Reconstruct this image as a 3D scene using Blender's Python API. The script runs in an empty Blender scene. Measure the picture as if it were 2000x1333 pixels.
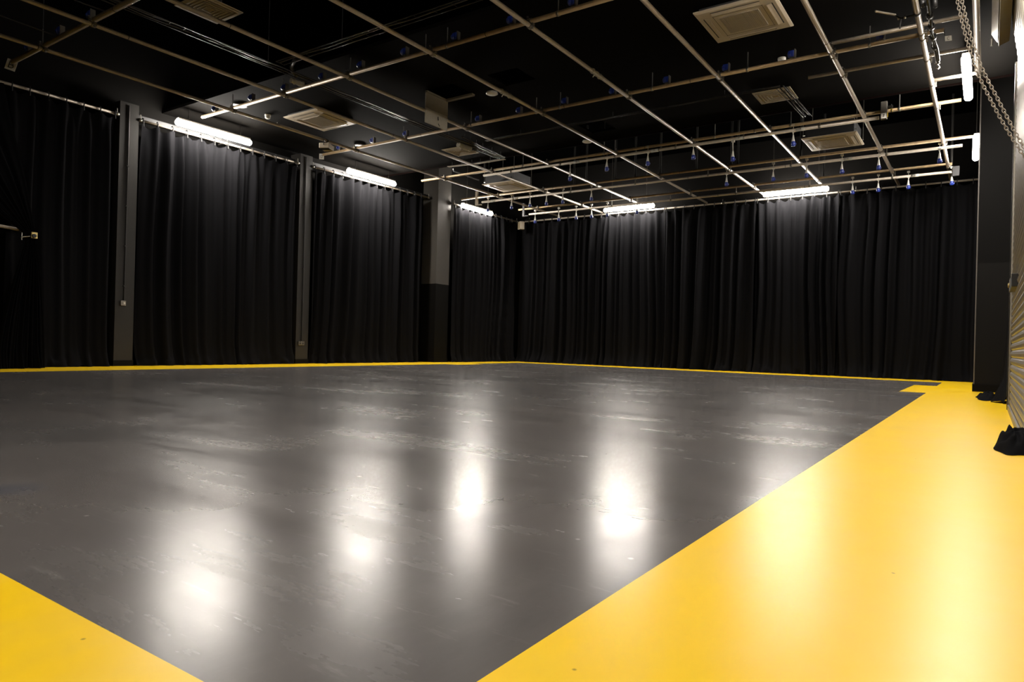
import bpy, bmesh, math, random
from mathutils import Vector, Matrix, noise
random.seed(7)
sc = bpy.context.scene
COL = sc.collection
PI = math.pi

# ------------------------------------------------------------------ camera
CAM_H = 0.6
YAW, PITCH, ROLL, FPX = 6.04798158e-01, 1.43024003e-03, 2.63114323e-02, 1339.33
cy, sy, cp, sp = math.cos(YAW), math.sin(YAW), math.cos(PITCH), math.sin(PITCH)
FW = Vector((-sy*cp, cy*cp, sp))
R0 = Vector((cy, sy, 0)); U0 = R0.cross(FW)
RT = R0*math.cos(ROLL) + U0*math.sin(ROLL)
UP = U0*math.cos(ROLL) - R0*math.sin(ROLL)
cam = bpy.data.cameras.new('camera'); co = bpy.data.objects.new('camera', cam); COL.objects.link(co)
cam.sensor_width = 36; cam.lens = FPX/2000*36; cam.clip_start = 0.02; cam.clip_end = 200
m = Matrix((RT, UP, -FW)).transposed().to_4x4(); m.translation = (0, 0, CAM_H)
co.matrix_world = m
sc.camera = co

# ------------------------------------------------------------------ world, exposure
w = bpy.data.worlds.new('world'); sc.world = w; w.use_nodes = True
w.node_tree.nodes['Background'].inputs[0].default_value = (0.9, 0.85, 0.8, 1)
w.node_tree.nodes['Background'].inputs[1].default_value = 0.0
sc.view_settings.view_transform = 'Standard'; sc.view_settings.look = 'None'
sc.view_settings.gamma = 1; sc.view_settings.use_curve_mapping = False
sc.view_settings.exposure = 3.35
TUBE_POWER = 23.5          # emission strength of the tube diffusers
TUBE_COL = (1.0, 0.93, 0.84, 1)

# a point of the photograph carried to a real plane of the room
def ray(x, y): return RT*((x-1000)/FPX) - UP*((y-666.5)/FPX) + FW
def atz(x, y, z): d = ray(x, y); return d*((z-CAM_H)/d.z) + Vector((0, 0, CAM_H))
def aty(x, y, Y): d = ray(x, y); return d*(Y/d.y) + Vector((0, 0, CAM_H))
def atx(x, y, X): d = ray(x, y); return d*(X/d.x) + Vector((0, 0, CAM_H))

# ------------------------------------------------------------------ materials
MATS = {}
def mat(name, col, rough=0.5, metal=0.0, nscale=0, namt=0.0, rvar=0.0, bump=0.0, sheen=0.0, spec=None, emit=0):
    if name in MATS: return MATS[name]
    mm = bpy.data.materials.new(name); mm.use_nodes = True
    nt = mm.node_tree; b = nt.nodes['Principled BSDF']
    b.inputs['Base Color'].default_value = (*col, 1); b.inputs['Roughness'].default_value = rough
    b.inputs['Metallic'].default_value = metal
    if spec is not None: b.inputs['Specular IOR Level'].default_value = spec
    if sheen: b.inputs['Sheen Weight'].default_value = sheen; b.inputs['Sheen Roughness'].default_value = .5
    if nscale:
        tc = nt.nodes.new('ShaderNodeTexCoord'); no = nt.nodes.new('ShaderNodeTexNoise')
        no.inputs['Scale'].default_value = nscale; no.inputs['Detail'].default_value = 4
        nt.links.new(tc.outputs['Object'], no.inputs['Vector'])
        if namt:
            mx = nt.nodes.new('ShaderNodeMix'); mx.data_type = 'RGBA'
            mx.inputs[6].default_value = (*[c*(1-namt) for c in col], 1)
            mx.inputs[7].default_value = (*[min(1, c*(1+namt)) for c in col], 1)
            nt.links.new(no.outputs[0], mx.inputs[0]); nt.links.new(mx.outputs[2], b.inputs['Base Color'])
        if rvar:
            mr = nt.nodes.new('ShaderNodeMapRange')
            mr.inputs[3].default_value = max(0, rough-rvar); mr.inputs[4].default_value = min(1, rough+rvar)
            nt.links.new(no.outputs[0], mr.inputs[0]); nt.links.new(mr.outputs[0], b.inputs['Roughness'])
        if bump:
            bp = nt.nodes.new('ShaderNodeBump'); bp.inputs['Strength'].default_value = bump
            bp.inputs['Distance'].default_value = 0.01
            nt.links.new(no.outputs[0], bp.inputs['Height']); nt.links.new(bp.outputs[0], b.inputs['Normal'])
    if emit:
        b.inputs['Emission Color'].default_value = TUBE_COL; b.inputs['Emission Strength'].default_value = emit
    MATS[name] = mm; return mm

M_GALV = mat('galvanised_steel', (0.3828, 0.3306, 0.2731), 0.45, 0.35, 30, 0.25, 0.1)
M_RUST = mat('rusty_galvanised_steel', (0.3168, 0.2252, 0.1250), 0.5, 0.4, 14, 0.4, 0.1)
M_DKST = mat('dark_steel', (0.0200, 0.0192, 0.0180), 0.45, 0.6, 30, 0.2)
M_BOLT = mat('zinc_bolt', (0.3300, 0.3120, 0.2760), 0.3, 0.9)
M_BRASS = mat('yellow_zinc', (0.3300, 0.2520, 0.0960), 0.35, 0.8, 30, 0.3)
M_CLOTH = mat('black_serge', (0.0061, 0.0061, 0.0069), 0.95, 0, 260, 0.25, 0, 0.15, sheen=0.0, spec=0.015)
M_TIE = mat('black_tape', (0.012, 0.012, 0.012), 0.8)
M_CEIL = mat('black_ceiling_paint', (0.0027, 0.0024, 0.0021), 0.9, 0, 120, 0.3, 0, 0.1, spec=0.02)
M_VOID = mat('black_soffit_paint', (0.0006, 0.0006, 0.0006), 0.9, 0, 40, 0.3, spec=0.0)
M_WALL = mat('charcoal_wall_paint', (0.0042, 0.0039, 0.0036), 0.8, 0, 90, 0.25, 0, 0.1, spec=0.03)
M_PIER = mat('satin_charcoal_paint', (0.0150, 0.0134, 0.0118), 0.6, 0, 90, 0.15, 0, 0.08, spec=0.3)
M_PIERD = mat('satin_black_paint', (0.0045, 0.0042, 0.0039), 0.6, 0, 90, 0.15, 0, 0.08, spec=0.06)
M_COLU = mat('column_upper_paint', (0.0450, 0.0409, 0.0356), 0.6, 0, 60, 0.15, 0, 0.08, spec=0.3)
M_COLL = mat('column_lower_paint', (0.004, 0.0038, 0.0035), 0.6, 0, 60, 0.15, 0, 0.08, spec=0.06)
M_CREAM = mat('cream_plastic', (0.3947, 0.3415, 0.2656), 0.45, 0, 20, 0.06)
M_GRILLE = mat('grey_grille', (0.2700, 0.2340, 0.1800), 0.6, 0, 200, 0.35)
M_SLOT = mat('dark_slot', (0.02, 0.018, 0.015), 0.8)
M_BODY = mat('galvanised_casing', (0.0175, 0.0175, 0.0187), 0.5, 0.4, 12, 0.2)
M_VENT = mat('aged_ivory_paint', (0.2117, 0.1714, 0.1058), 0.6, 0, 15, 0.12)
M_WHITE = mat('white_plastic', (0.5040, 0.4830, 0.4340), 0.45)
M_BLUE = mat('blue_plastic', (0.0076, 0.0221, 0.1764), 0.35)
M_BLACK = mat('black_plastic', (0.015, 0.015, 0.016), 0.45)
M_CABLE = mat('black_cable', (0.0120, 0.0120, 0.0128), 0.35)
M_TRAY = mat('dark_cable_tray', (0.0350, 0.0350, 0.0350), 0.35, 0.8, 20, 0.3)
M_SHUT = mat('cream_shutter_steel', (0.2142, 0.1928, 0.1571), 0.32, 0.15, 6, 0.08, 0.08)
M_GUIDE = mat('shutter_guide_steel', (0.1890, 0.1710, 0.1395), 0.4, 0.3, 12, 0.12)
M_KHAKI = mat('khaki_casing', (0.2000, 0.1700, 0.1100), 0.5, 0, 12, 0.1)
M_BOARD = mat('raw_hatch_board', (0.2760, 0.2520, 0.2040), 0.7, 0, 25, 0.15)
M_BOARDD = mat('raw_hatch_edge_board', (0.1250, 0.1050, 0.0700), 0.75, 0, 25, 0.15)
M_TAPE = mat('cream_cloth_tape', (0.2790, 0.2520, 0.1890), 0.8, 0, 40, 0.2)
M_YTAPE = mat('yellow_tape', (0.85, 0.62, 0.02), 0.5)
M_PAPER = mat('white_card', (0.4464, 0.4320, 0.3888), 0.7)
M_INK = mat('black_ink', (0.01, 0.01, 0.01), 0.6)
M_BRICKP = mat('copper_pipe_red', (0.12, 0.03, 0.015), 0.5, 0.3)
M_STAINL = mat('brushed_steel_plate', (0.2000, 0.1840, 0.1600), 0.35, 0.8, 60, 0.15)
M_TUBE = mat('lit_diffuser', (0.9, 0.9, 0.88), 0.4, emit=TUBE_POWER)

def floor_material(name, base, alt, yellow):
    mm = bpy.data.materials.new(name); mm.use_nodes = True
    nt = mm.node_tree; b = nt.nodes['Principled BSDF']; N = nt.nodes.new; L = nt.links.new
    tc = N('ShaderNodeTexCoord')
    def noise_(scale, detail=4, vec=None, dist=0.0, rough=.5):
        n = N('ShaderNodeTexNoise'); n.inputs['Scale'].default_value = scale; n.inputs['Detail'].default_value = detail
        n.inputs['Distortion'].default_value = dist; n.inputs['Roughness'].default_value = rough
        L(vec or tc.outputs['Object'], n.inputs['Vector']); return n.outputs[0]
    def mapv(scale, rot=0):
        mp = N('ShaderNodeMapping'); mp.inputs['Scale'].default_value = scale; mp.inputs['Rotation'].default_value = (0, 0, rot)
        L(tc.outputs['Object'], mp.inputs['Vector']); return mp.outputs[0]
    def ramp(src, a, c, lo=0.0, hi=1.0):
        r = N('ShaderNodeMapRange'); r.inputs[1].default_value = a; r.inputs[2].default_value = c
        r.inputs[3].default_value = lo; r.inputs[4].default_value = hi; L(src, r.inputs[0]); return r.outputs[0]
    def mix(f, a, c):
        mx = N('ShaderNodeMix'); mx.data_type = 'RGBA'; L(f, mx.inputs[0])
        for i, v in ((6, a), (7, c)):
            if isinstance(v, tuple): mx.inputs[i].default_value = (*v, 1)
            else: L(v, mx.inputs[i])
        return mx.outputs[2]
    def math_(op, a, c=0.0):
        mt = N('ShaderNodeMath'); mt.operation = op
        for i, v in ((0, a), (1, c)):
            if isinstance(v, (int, float)): mt.inputs[i].default_value = v
            else: L(v, mt.inputs[i])
        return mt.outputs[0]
    def specks(scale):
        v = N('ShaderNodeTexVoronoi'); v.inputs['Scale'].default_value = scale; L(tc.outputs['Object'], v.inputs['Vector'])
        sp = N('ShaderNodeSeparateColor'); L(v.outputs['Color'], sp.inputs[0])
        near = ramp(v.outputs['Distance'], .022, .045, 1, 0)
        return math_('MULTIPLY', near, math_('GREATER_THAN', sp.outputs[0], .6))
    c = mix(ramp(noise_(0.6, 6, dist=.4), .35, .65), base, alt)
    if yellow:
        c = mix(ramp(noise_(3, 6, mapv((1, .5, 1), .6), rough=.65), .45, .8, 0, .35), c, (0.80, 0.56, 0.12))
        spk = specks(7)
        c = mix(math_('MULTIPLY', spk, .8), c, (0.22, 0.12, 0.01))
    else:
        # worn streaks, pale scuffs and specks, faint blue, red and green paint traces
        c = mix(ramp(noise_(2.2, 7, mapv((1, .35, 1), .25), rough=.65), .5, .8, 0, .5), c, (0.15, 0.14, 0.135))
        msk = ramp(noise_(.8, 3), .42, .62)
        sc1 = ramp(noise_(7, 6, mapv((.45, 3.2, 1), .62), dist=.3, rough=.7), .60, .74)
        sc2 = ramp(noise_(9, 5, mapv((.5, 3.6, 1), .42), dist=.4, rough=.75), .62, .74)
        c = mix(math_('MULTIPLY', math_('MULTIPLY', math_('MAXIMUM', sc1, sc2), msk), .6), c, (0.22, 0.21, 0.20))
        spk = specks(4.2)
        c = mix(math_('MULTIPLY', spk, .55), c, (0.30, 0.29, 0.27))
        c = mix(ramp(noise_(.9, 2, mapv((1.3, 1, 1), 1)), .66, .80, 0, .5), c, (0.035, 0.055, 0.10))
        c = mix(ramp(noise_(1.1, 2, mapv((1, 1.4, 1), 2)), .68, .82, 0, .4), c, (0.11, 0.06, 0.06))
    L(c, b.inputs['Base Color'])
    r1 = ramp(noise_(1.1, 6, mapv((.6, 1.6, 1), .6), dist=.6, rough=.6), .3, .7, -0.012 if yellow else -.03, .015 if yellow else .07)
    r2 = ramp(noise_(5, 5, mapv((.5, 2, 1), .2), rough=.7), .3, .8, -.008 if yellow else -.02, .01 if yellow else .035)
    L(math_('MAXIMUM', math_('ADD', math_('ADD', r1, r2), .33 if yellow else .222), .18), b.inputs['Roughness'])
    b.inputs['Specular IOR Level'].default_value = .23 if not yellow else .22
    b2 = N('ShaderNodeBump'); b2.inputs['Strength'].default_value = .10; b2.inputs['Distance'].default_value = .01
    L(noise_(7, 2), b2.inputs['Height'])
    return mm
M_FLOORD = floor_material('dark_grey_floor_paint', (0.085, 0.080, 0.078), (0.105, 0.096, 0.092), False)
M_FLOORY = floor_material('yellow_floor_paint', (0.88, 0.57, 0.003), (0.86, 0.55, 0.010), True)

# ------------------------------------------------------------------ mesh helpers
class MB:
    def __init__(s): s.v = []; s.f = []; s.mi = []; s.cur = 0; s.sm = []
    def add(s, vs, fs, smooth=False):
        n = len(s.v); s.v += [tuple(v) for v in vs]
        for f in fs: s.f.append([i+n for i in f]); s.mi.append(s.cur); s.sm.append(smooth)
    def box(s, a, b):
        x0, x1 = sorted((a[0], b[0])); y0, y1 = sorted((a[1], b[1])); z0, z1 = sorted((a[2], b[2]))
        vs = [(x0,y0,z0),(x1,y0,z0),(x1,y1,z0),(x0,y1,z0),(x0,y0,z1),(x1,y0,z1),(x1,y1,z1),(x0,y1,z1)]
        s.add(vs, [(0,3,2,1),(4,5,6,7),(0,1,5,4),(1,2,6,5),(2,3,7,6),(3,0,4,7)])
    def cbox(s, c, d): s.box([c[i]-d[i]/2 for i in range(3)], [c[i]+d[i]/2 for i in range(3)])
    def tube(s, pts, r, seg=10, cap=True):
        pts = [Vector(p) for p in pts]; n = len(pts)
        rr = r if isinstance(r, (list, tuple)) else [r]*n
        vs = []; prev = None
        for i, p in enumerate(pts):
            t = (pts[min(i+1, n-1)] - pts[max(i-1, 0)]).normalized()
            if prev is None:
                a = Vector((0, 0, 1)) if abs(t.z) < .9 else Vector((1, 0, 0)); u = t.cross(a).normalized()
            else: u = (prev - t*prev.dot(t)).normalized()
            prev = u; v = t.cross(u)
            for k in range(seg):
                an = 2*PI*k/seg; vs.append(p + (u*math.cos(an) + v*math.sin(an))*rr[i])
        fs = []
        for i in range(n-1):
            for k in range(seg):
                fs.append((i*seg+k, i*seg+(k+1) % seg, (i+1)*seg+(k+1) % seg, (i+1)*seg+k))
        s.add(vs, fs, True)
        if cap:
            b0 = len(s.v)
            s.add(vs[:seg], [tuple(range(seg))[::-1]]); s.add(vs[-seg:], [tuple(range(seg))])
    def hollow(s, a, b, r, t=0.004, seg=14):
        a, b = Vector(a), Vector(b); ax = (b-a).normalized()
        q = Vector((0, 0, 1)) if abs(ax.z) < .9 else Vector((1, 0, 0)); u = ax.cross(q).normalized(); v = ax.cross(u)
        vs = []
        for p, rad in ((a, r), (b, r), (b, r-t), (a, r-t)):
            for k in range(seg): vs.append(p + (u*math.cos(2*PI*k/seg) + v*math.sin(2*PI*k/seg))*rad)
        fs = []
        for j in range(4):
            for k in range(seg):
                j2 = (j+1) % 4; fs.append((j*seg+k, j*seg+(k+1) % seg, j2*seg+(k+1) % seg, j2*seg+k))
        s.add(vs, fs, True)
    def lathe(s, prof, c=(0,0,0), axis='z', seg=16):
        vs = []
        for r, h in prof:
            for k in range(seg):
                a = 2*PI*k/seg; p = (r*math.cos(a), r*math.sin(a), h)
                if axis == 'x': p = (p[2], p[0], p[1])
                if axis == 'y': p = (p[0], p[2], p[1])
                vs.append((p[0]+c[0], p[1]+c[1], p[2]+c[2]))
        fs = []
        for i in range(len(prof)-1):
            for k in range(seg): fs.append((i*seg+k, i*seg+(k+1) % seg, (i+1)*seg+(k+1) % seg, (i+1)*seg+k))
        fs.append(tuple(range(seg))[::-1]); fs.append(tuple(range((len(prof)-1)*seg, len(prof)*seg)))
        s.add(vs, fs, True)
    def prism(s, prof, y0, y1):     # profile in (x, z), run along y
        n = len(prof)
        vs = [(x, y0, z) for x, z in prof] + [(x, y1, z) for x, z in prof]
        fs = [(i, (i+1) % n, n+(i+1) % n, n+i) for i in range(n)] + [tuple(range(n))[::-1], tuple(range(n, 2*n))]
        s.add(vs, fs)
    def build(s, name, mats, parent=None, bevel=0.0, loc=None):
        me = bpy.data.meshes.new(name); me.from_pydata(s.v, [], s.f)
        for mm in (mats if isinstance(mats, (list, tuple)) else [mats]): me.materials.append(mm)
        for p, i, sm in zip(me.polygons, s.mi, s.sm): p.material_index = i; p.use_smooth = sm
        bm = bmesh.new(); bm.from_mesh(me); bmesh.ops.recalc_face_normals(bm, faces=bm.faces); bm.to_mesh(me); bm.free()
        o = bpy.data.objects.new(name, me); COL.objects.link(o)
        if parent: o.parent = parent
        if loc is not None:
            o.location = loc
        if bevel:
            bv = o.modifiers.new('bevel', 'BEVEL'); bv.width = bevel; bv.segments = 2; bv.limit_method = 'ANGLE'
        return o
def tag(o, label=None, cat=None, group=None, kind=None):
    if label: o['label'] = label
    if cat: o['category'] = cat
    if group: o['group'] = group
    if kind: o['kind'] = kind
    return o
def thing(name, label, cat, loc=(0, 0, 0), group=None, rotz=0):
    o = bpy.data.objects.new(name, None); COL.objects.link(o); o.location = loc; o.rotation_euler = (0, 0, rotz)
    o.empty_display_size = .1
    return tag(o, label, cat, group)
def struct(name, mb, mats, bevel=0): return tag(mb.build(name, mats, bevel=bevel), kind='structure')
def dup(root, loc, rotz=None, label=None, group=None):
    r = root.copy(); COL.objects.link(r); r.location = loc
    if rotz is not None: r.rotation_euler = (0, 0, rotz)
    if label: r['label'] = label
    if group: r['group'] = group
    for ch in list(root.children):
        c = ch.copy(); COL.objects.link(c); c.parent = r
        for g in ch.children:
            d = g.copy(); COL.objects.link(d); d.parent = c
    return r
ORD = ['first', 'second', 'third', 'fourth', 'fifth', 'sixth', 'seventh', 'eighth', 'ninth', 'tenth', 'eleventh', 'twelfth']

# ------------------------------------------------------------------ the room
XL, XR = -12.75, 0.62            # wall planes
YN, YB = -1.1, 18.0
ZC, ZV = CAM_H+4.10, CAM_H+5.3   # tiled ceiling, black soffit above it
Y_C0, Y_C1 = 6.75, 12.3          # the tiled ceiling runs between these

# floor: dark field with a yellow border
fb = MB()
x0, x1, y0, y1 = -11.14, -0.725, 0.68, 16.55
dark = [(x0, y0), (x1, y0), (x1, 12.0), (-1.08, 12.0), (-1.08, 14.7), (x1, 14.7), (x1, y1), (-11.3, y1),
        (-11.3, 15.6), (-10.6, 15.6), (-10.6, 14.6), (-11.6, 14.6), (-11.6, 13.0), (x0, 13.0)]
def quad(xa, ya, xb, yb, mi):
    fb.cur = mi; fb.add([(xa, ya, 0), (xb, ya, 0), (xb, yb, 0), (xa, yb, 0)], [(0, 1, 2, 3)])
xs = [XL-.3, -11.14, -10.75, -1.08, -0.725, XR+.1]
ys = [YN-.1, .68, 12.0, 13.2, 14.3, 14.7, 15.7, 16.55, YB+.1]
def is_dark(x, y):
    if not (.68 < y < 16.55): return False
    if not (-11.14 < x < -0.725): return False
    if x > -1.08 and 12.0 < y < 14.7: return False
    if x < -10.75 and (13.2 < y < 14.3): return False
    if x < -10.75 and y > 15.7: return True
    return True
for i in range(len(xs)-1):
    for j in range(len(ys)-1):
        quad(xs[i], ys[j], xs[i+1], ys[j+1], 0 if is_dark((xs[i]+xs[i+1])/2, (ys[j]+ys[j+1])/2) else 1)
struct('floor', fb, [M_FLOORD, M_FLOORY])

b = MB()                                        # suspended tiled ceiling with two open tiles
th = 0.05
holes = [(-6.41, 8.40, -5.85, 8.92), (-7.67, 8.40, -7.09, 8.95), (-6.40, 11.2, -5.86, 11.8)]
gx = sorted({XL, XR} | {h[0] for h in holes} | {h[2] for h in holes}); gy = sorted({Y_C0, Y_C1} | {h[1] for h in holes} | {h[3] for h in holes})
for i in range(len(gx)-1):
    for j in range(len(gy)-1):
        cx, cyy = (gx[i]+gx[i+1])/2, (gy[j]+gy[j+1])/2
        if any(h[0] < cx < h[2] and h[1] < cyy < h[3] for h in holes): continue
        b.box((gx[i], gy[j], ZC), (gx[i+1], gy[j+1], ZC+th))
struct('ceiling', b, M_CEIL)
b = MB(); b.box((XL-.2, YN-.2, ZV), (XR+.2, YB+.2, ZV+.1)); struct('ceiling', b, M_VOID)
b = MB(); b.box((XL-.2, YN-.2, -.02), (XL, YB+.2, ZV)); struct('wall_left', b, M_WALL)
b = MB(); b.box((XL, YB, -.02), (XR, YB+.2, ZV)); struct('wall_back', b, M_WALL)
b = MB(); b.box((XL, YN-.2, -.02), (XR, YN, ZV)); struct('wall_near', b, M_WALL)
b = MB(); b.box((XR, YN-.2, -.02), (XR+.2, YB+.2, ZV)); struct('wall_right', b, M_WALL)

# bulkhead beam over the tiled ceiling's near edge is left out; piers on the left wall
ZR_ = CAM_H+3.76
def pier(ya, yb, label, conduit_to, plate):
    t = thing('pillar', label, 'pillar', (XL, (ya+yb)/2, 0))
    wdt = (yb-ya)/2
    b = MB(); b.box((0, -wdt, 0), (.33, wdt, ZR_+.25)); b.build('shaft', M_PIER, t)
    b = MB(); b.box((0, -wdt-.01, 0), (.345, wdt+.01, .10)); b.build('skirting', M_PIERD, t)
    cyy = wdt*-.1
    b = MB(); b.tube([(.345, cyy, conduit_to), (.345, cyy, ZR_+.2)], .0125, 8)
    for z in (1.4, 2.1, 2.8, 3.5): b.cbox((.345, cyy, z), (.03, .045, .02))
    b.build('conduit', M_DKST, t)
    p = MB(); p.cbox((.35, cyy-.02, plate), (.04, .088 if plate > .6 else .147, .088)); o = p.build('switch_plate' if plate > .6 else 'socket_plate', M_STAINL, t, bevel=.004)
    p = MB()
    if plate > .6: p.cbox((.375, cyy-.02+.01, plate), (.015, .03, .036)); p.build('rocker', M_WHITE, o)
    else:
        for dy in (-.035, .035):
            p.cbox((.372, cyy-.02+dy, plate-.008), (.004, .034, .03)); p.cbox((.374, cyy-.02+dy, plate+.028), (.01, .014, .014))
        p.build('socket_holes', M_INK, o)
    return t
pier(5.85, 6.17, 'charcoal pillar with a conduit down to a steel light switch', 1.13, 1.10)
pier(9.65, 9.98, 'charcoal pillar with a conduit down to a double socket', .50, .45)
# corner column, two tones of paint
t = thing('column', 'large square column painted grey above and black below, between curtains', 'column', (-12.45, 14.25, 0))
b = MB(); b.box((-.28, -.27, 2.12), (.25, .27, ZV-.02)); b.build('upper_shaft', M_COLU, t)
b = MB(); b.box((-.28, -.27, 0), (.25, .27, 2.12)); b.build('lower_shaft', M_COLL, t)
b = MB(); b.box((-.28, -.285, 0), (.265, .285, .10)); b.build('skirting', M_PIERD, t)
# right pillar
t = thing('pillar', 'wide charcoal pillar beside the roller shutter, paler below shoulder height', 'pillar', (.23, 13.5, 0))
b = MB(); b.box((-.38, -.2, 2.06), (.38, .2, ZV-.02)); b.build('upper_shaft', M_PIERD, t)
b = MB(); b.box((-.38, -.2, 0), (.38, .2, 2.06)); b.build('lower_shaft', mat('pillar_lower_paint', (0.0075, 0.007, 0.0065), .6, 0, 90, .15, spec=.08), t)
b = MB(); b.box((-.40, -.22, 0), (.38, .2, .12)); b.build('skirting', M_PIERD, t)
b = MB(); b.box((-.388, -.208, .12), (-.372, -.19, ZV-.3)); b.build('corner_bead', mat('worn_corner_bead', (0.0960, 0.0840, 0.0720), .5, .2), t)

# ------------------------------------------------------------------ curtains
def curtain(name, label, P0, P1, ztop, zbot, nrm, seed, spacing=.28, amp=.065, flare=.12, parent=None, zt1=None, lean=0.0):
    """hanging cloth between P0 and P1 (xy), folded, tied at the top, trailing on the floor"""
    P0, P1, nrm = Vector(P0).to_3d(), Vector(P1).to_3d(), Vector(nrm).to_3d()
    L = (P1-P0).length; d = (P1-P0)/L
    nc = int(L/.022)+2; rows = [0, .004, .012, .025, .05, .09, .14, .2, .28, .37, .47, .57, .67, .77, .86, .91, .945, .965, .98, .99, 1]
    nr = len(rows); rnd = random.Random(seed)
    waves = [(rnd.uniform(.14, .18), rnd.uniform(0, 6), .6), (rnd.uniform(.21, .27), rnd.uniform(0, 6), 1.0), (rnd.uniform(.5, .8), rnd.uniform(0, 6), .6)]
    nt = max(1, round(L/spacing)); sp_ = L/nt
    vs = []
    for i in range(nc):
        s = L*i/(nc-1)
        for j, t in enumerate(rows):
            zt = ztop + ((zt1-ztop)*s/L if zt1 is not None else 0)
            H = zt-zbot
            # drift of folds with height so that they lean and merge
            sh = noise.noise(Vector((s*.6, t*1.3, seed)))*.2*t + lean*t
            q = s+sh
            warp = noise.noise(Vector((q*1.1, seed*3.1, t*.25)))*.35 + noise.noise(Vector((q*.4, seed*1.7, 0)))*.5
            f = 0
            for wl, ph, a in waves:
                f += a*math.sin(2*PI*(q+warp*.6)/wl + ph)
            f /= 1.6; f = math.copysign(abs(f)**.8, f); f = f*(.7+.6*noise.noise(Vector((q*2.1, seed*5.5, t*.6))))
            env = .45 + .9*max(0, noise.noise(Vector((q*.8, seed*9.3, 4)))+.35)
            a_top = .55 + .45*min(1, t/.15)
            fold = f*amp*env*a_top*(1-.25*t)
            # sag between the ties near the top
            ph = (s/sp_) % 1.0; k = math.cos(2*PI*ph)
            topw = max(0, 1-t/.10)
            z = zt - H*t - topw*.06*(1-k)/2
            fold += topw*.03*k
            # trailing hem
            lo = max(0, (t-.90)/.10)
            hem = flare*(.35+.65*(.5+.5*noise.noise(Vector((s*1.6, seed*2.3, 7)))*2))*lo**2
            crump = lo*(.05*noise.noise(Vector((s*7, t*40, seed))) + .03*noise.noise(Vector((s*19, t*60, seed))))
            if lo > 0: z = max(zbot+.004, z + lo*.05*max(0, noise.noise(Vector((s*5, t*30, seed+3)))))
            p = P0 + d*(s + .02*lo*noise.noise(Vector((s*9, seed, 2)))) + nrm*(fold+hem+crump)
            vs.append((p.x, p.y, z))
    fs = [(i*nr+j, (i+1)*nr+j, (i+1)*nr+j+1, i*nr+j+1) for i in range(nc-1) for j in range(nr-1)]
    b = MB(); b.add(vs, fs, True)
    root = thing(name, label, 'curtain', (0, 0, 0))
    root.location = (P0.x, P0.y, 0)
    o = b.build('drape', M_CLOTH, root); o.location = (-P0.x, -P0.y, 0)
    # ties
    for i in range(nt+1):
        s = min(L-.02, max(.02, i*sp_)); zt = ztop + ((zt1-ztop)*s/L if zt1 is not None else 0)
        c = P0+d*s; tb = MB()
        ring = [(c.x + nrm.x*(.036*math.cos(a)), c.y + nrm.y*(.036*math.cos(a)), zt+.055+.042*math.sin(a)) for a in [2*PI*k/10 for k in range(11)]]
        tb.tube(ring, .009, 6, cap=False)
        tb.tube([(c.x+nrm.x*.03, c.y+nrm.y*.03, zt+.03), (c.x+nrm.x*.035, c.y+nrm.y*.035, zt-.05)], .009, 5)
        to = tb.build('tie', M_TIE, root); to.location = (-P0.x, -P0.y, 0)
    return root
def rail(label, P0, P1, z0, z1, clamps=(0, 1), batten=False, nrm=(1, 0)):
    t = thing('curtain_rail', label, 'curtain rail', (P0[0], P0[1], z0), 'curtain rails around the room')
    a = Vector((0, 0, 0)); c = Vector((P1[0]-P0[0], P1[1]-P0[1], z1-z0))
    b = MB(); b.hollow(a, c, .0215); b.build('tube', M_GALV, t)
    nn = Vector(nrm).to_3d()
    for k in clamps:
        p = a.lerp(c, k); q = MB()
        ax = (c-a).normalized()
        q.hollow(p-ax*.03, p+ax*.03, .031, .008)
        q.tube([p, p+Vector((0, 0, .10))], .008, 6)
        q.cbox(p-nn*.14+Vector((0, 0, .02)), (.28 if abs(nn.x) else .04, .28 if abs(nn.y) else .04, .035))
        q.build('bracket', M_BOLT, t)
    if batten:
        q = MB(); off = -nn*.10+Vector((0, 0, .07)); u = nn*.012+Vector((0, 0, .02))
        aa, cc = a+off, c+off
        q.box(aa-u, cc+u); q.build('batten', M_BODY, t)
    return t
ZR = CAM_H+3.76
XW = -12.42
# left wall, near curtain and the tied-back one
rail('steel curtain rail on the left wall nearest the camera', (XW, 1.2), (XW, 5.80), ZR, ZR, (0, .5, 1))
rail('steel curtain rail on the left wall between the two slim pillars', (XW, 6.2), (XW, 9.58), ZR, ZR+.02, (0, .5, 1), True)
rail('steel curtain rail on the left wall between slim pillar and square column', (XW, 10.0), (XW, 13.85), ZR+.03, ZR+.07, (0, .5, 1), True)
rail('short steel curtain rail beyond the square column on the left', (-12.12, 14.56), (-12.12, 17.62), ZR, ZR, (0, .5, 1))
rail('long steel curtain rail across the back wall', (-11.95, 17.7), (.55, 17.7), ZR-.01, ZR-.01, (.02, .27, .5, .75, .97), False, (0, -1))
curtain('curtain', 'dark black curtain at far left beside the tied-back drape', (XW, 4.22), (XW, 5.78), ZR-.05, .0, (1, 0), 3, amp=.14)
curtain('curtain', 'black curtain between the two slim pillars on the left wall', (XW, 6.22), (XW, 9.56), ZR-.05, .0, (1, 0), 11, amp=.165, zt1=ZR-.03)
curtain('curtain', 'black curtain between the second slim pillar and the square column', (XW, 10.02), (XW, 13.55), ZR-.02, .0, (1, 0), 23, amp=.165, zt1=ZR+.02)
curtain('curtain', 'black curtain right of the square column, under the short light', (-12.12, 14.56), (-12.12, 17.6), ZR-.05, .0, (1, 0), 31, amp=.15)
joints = [-11.98, aty(1300, 420, 17.7).x, aty(1478, 400, 17.7).x, aty(1640, 385, 17.7).x, .58]
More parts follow.
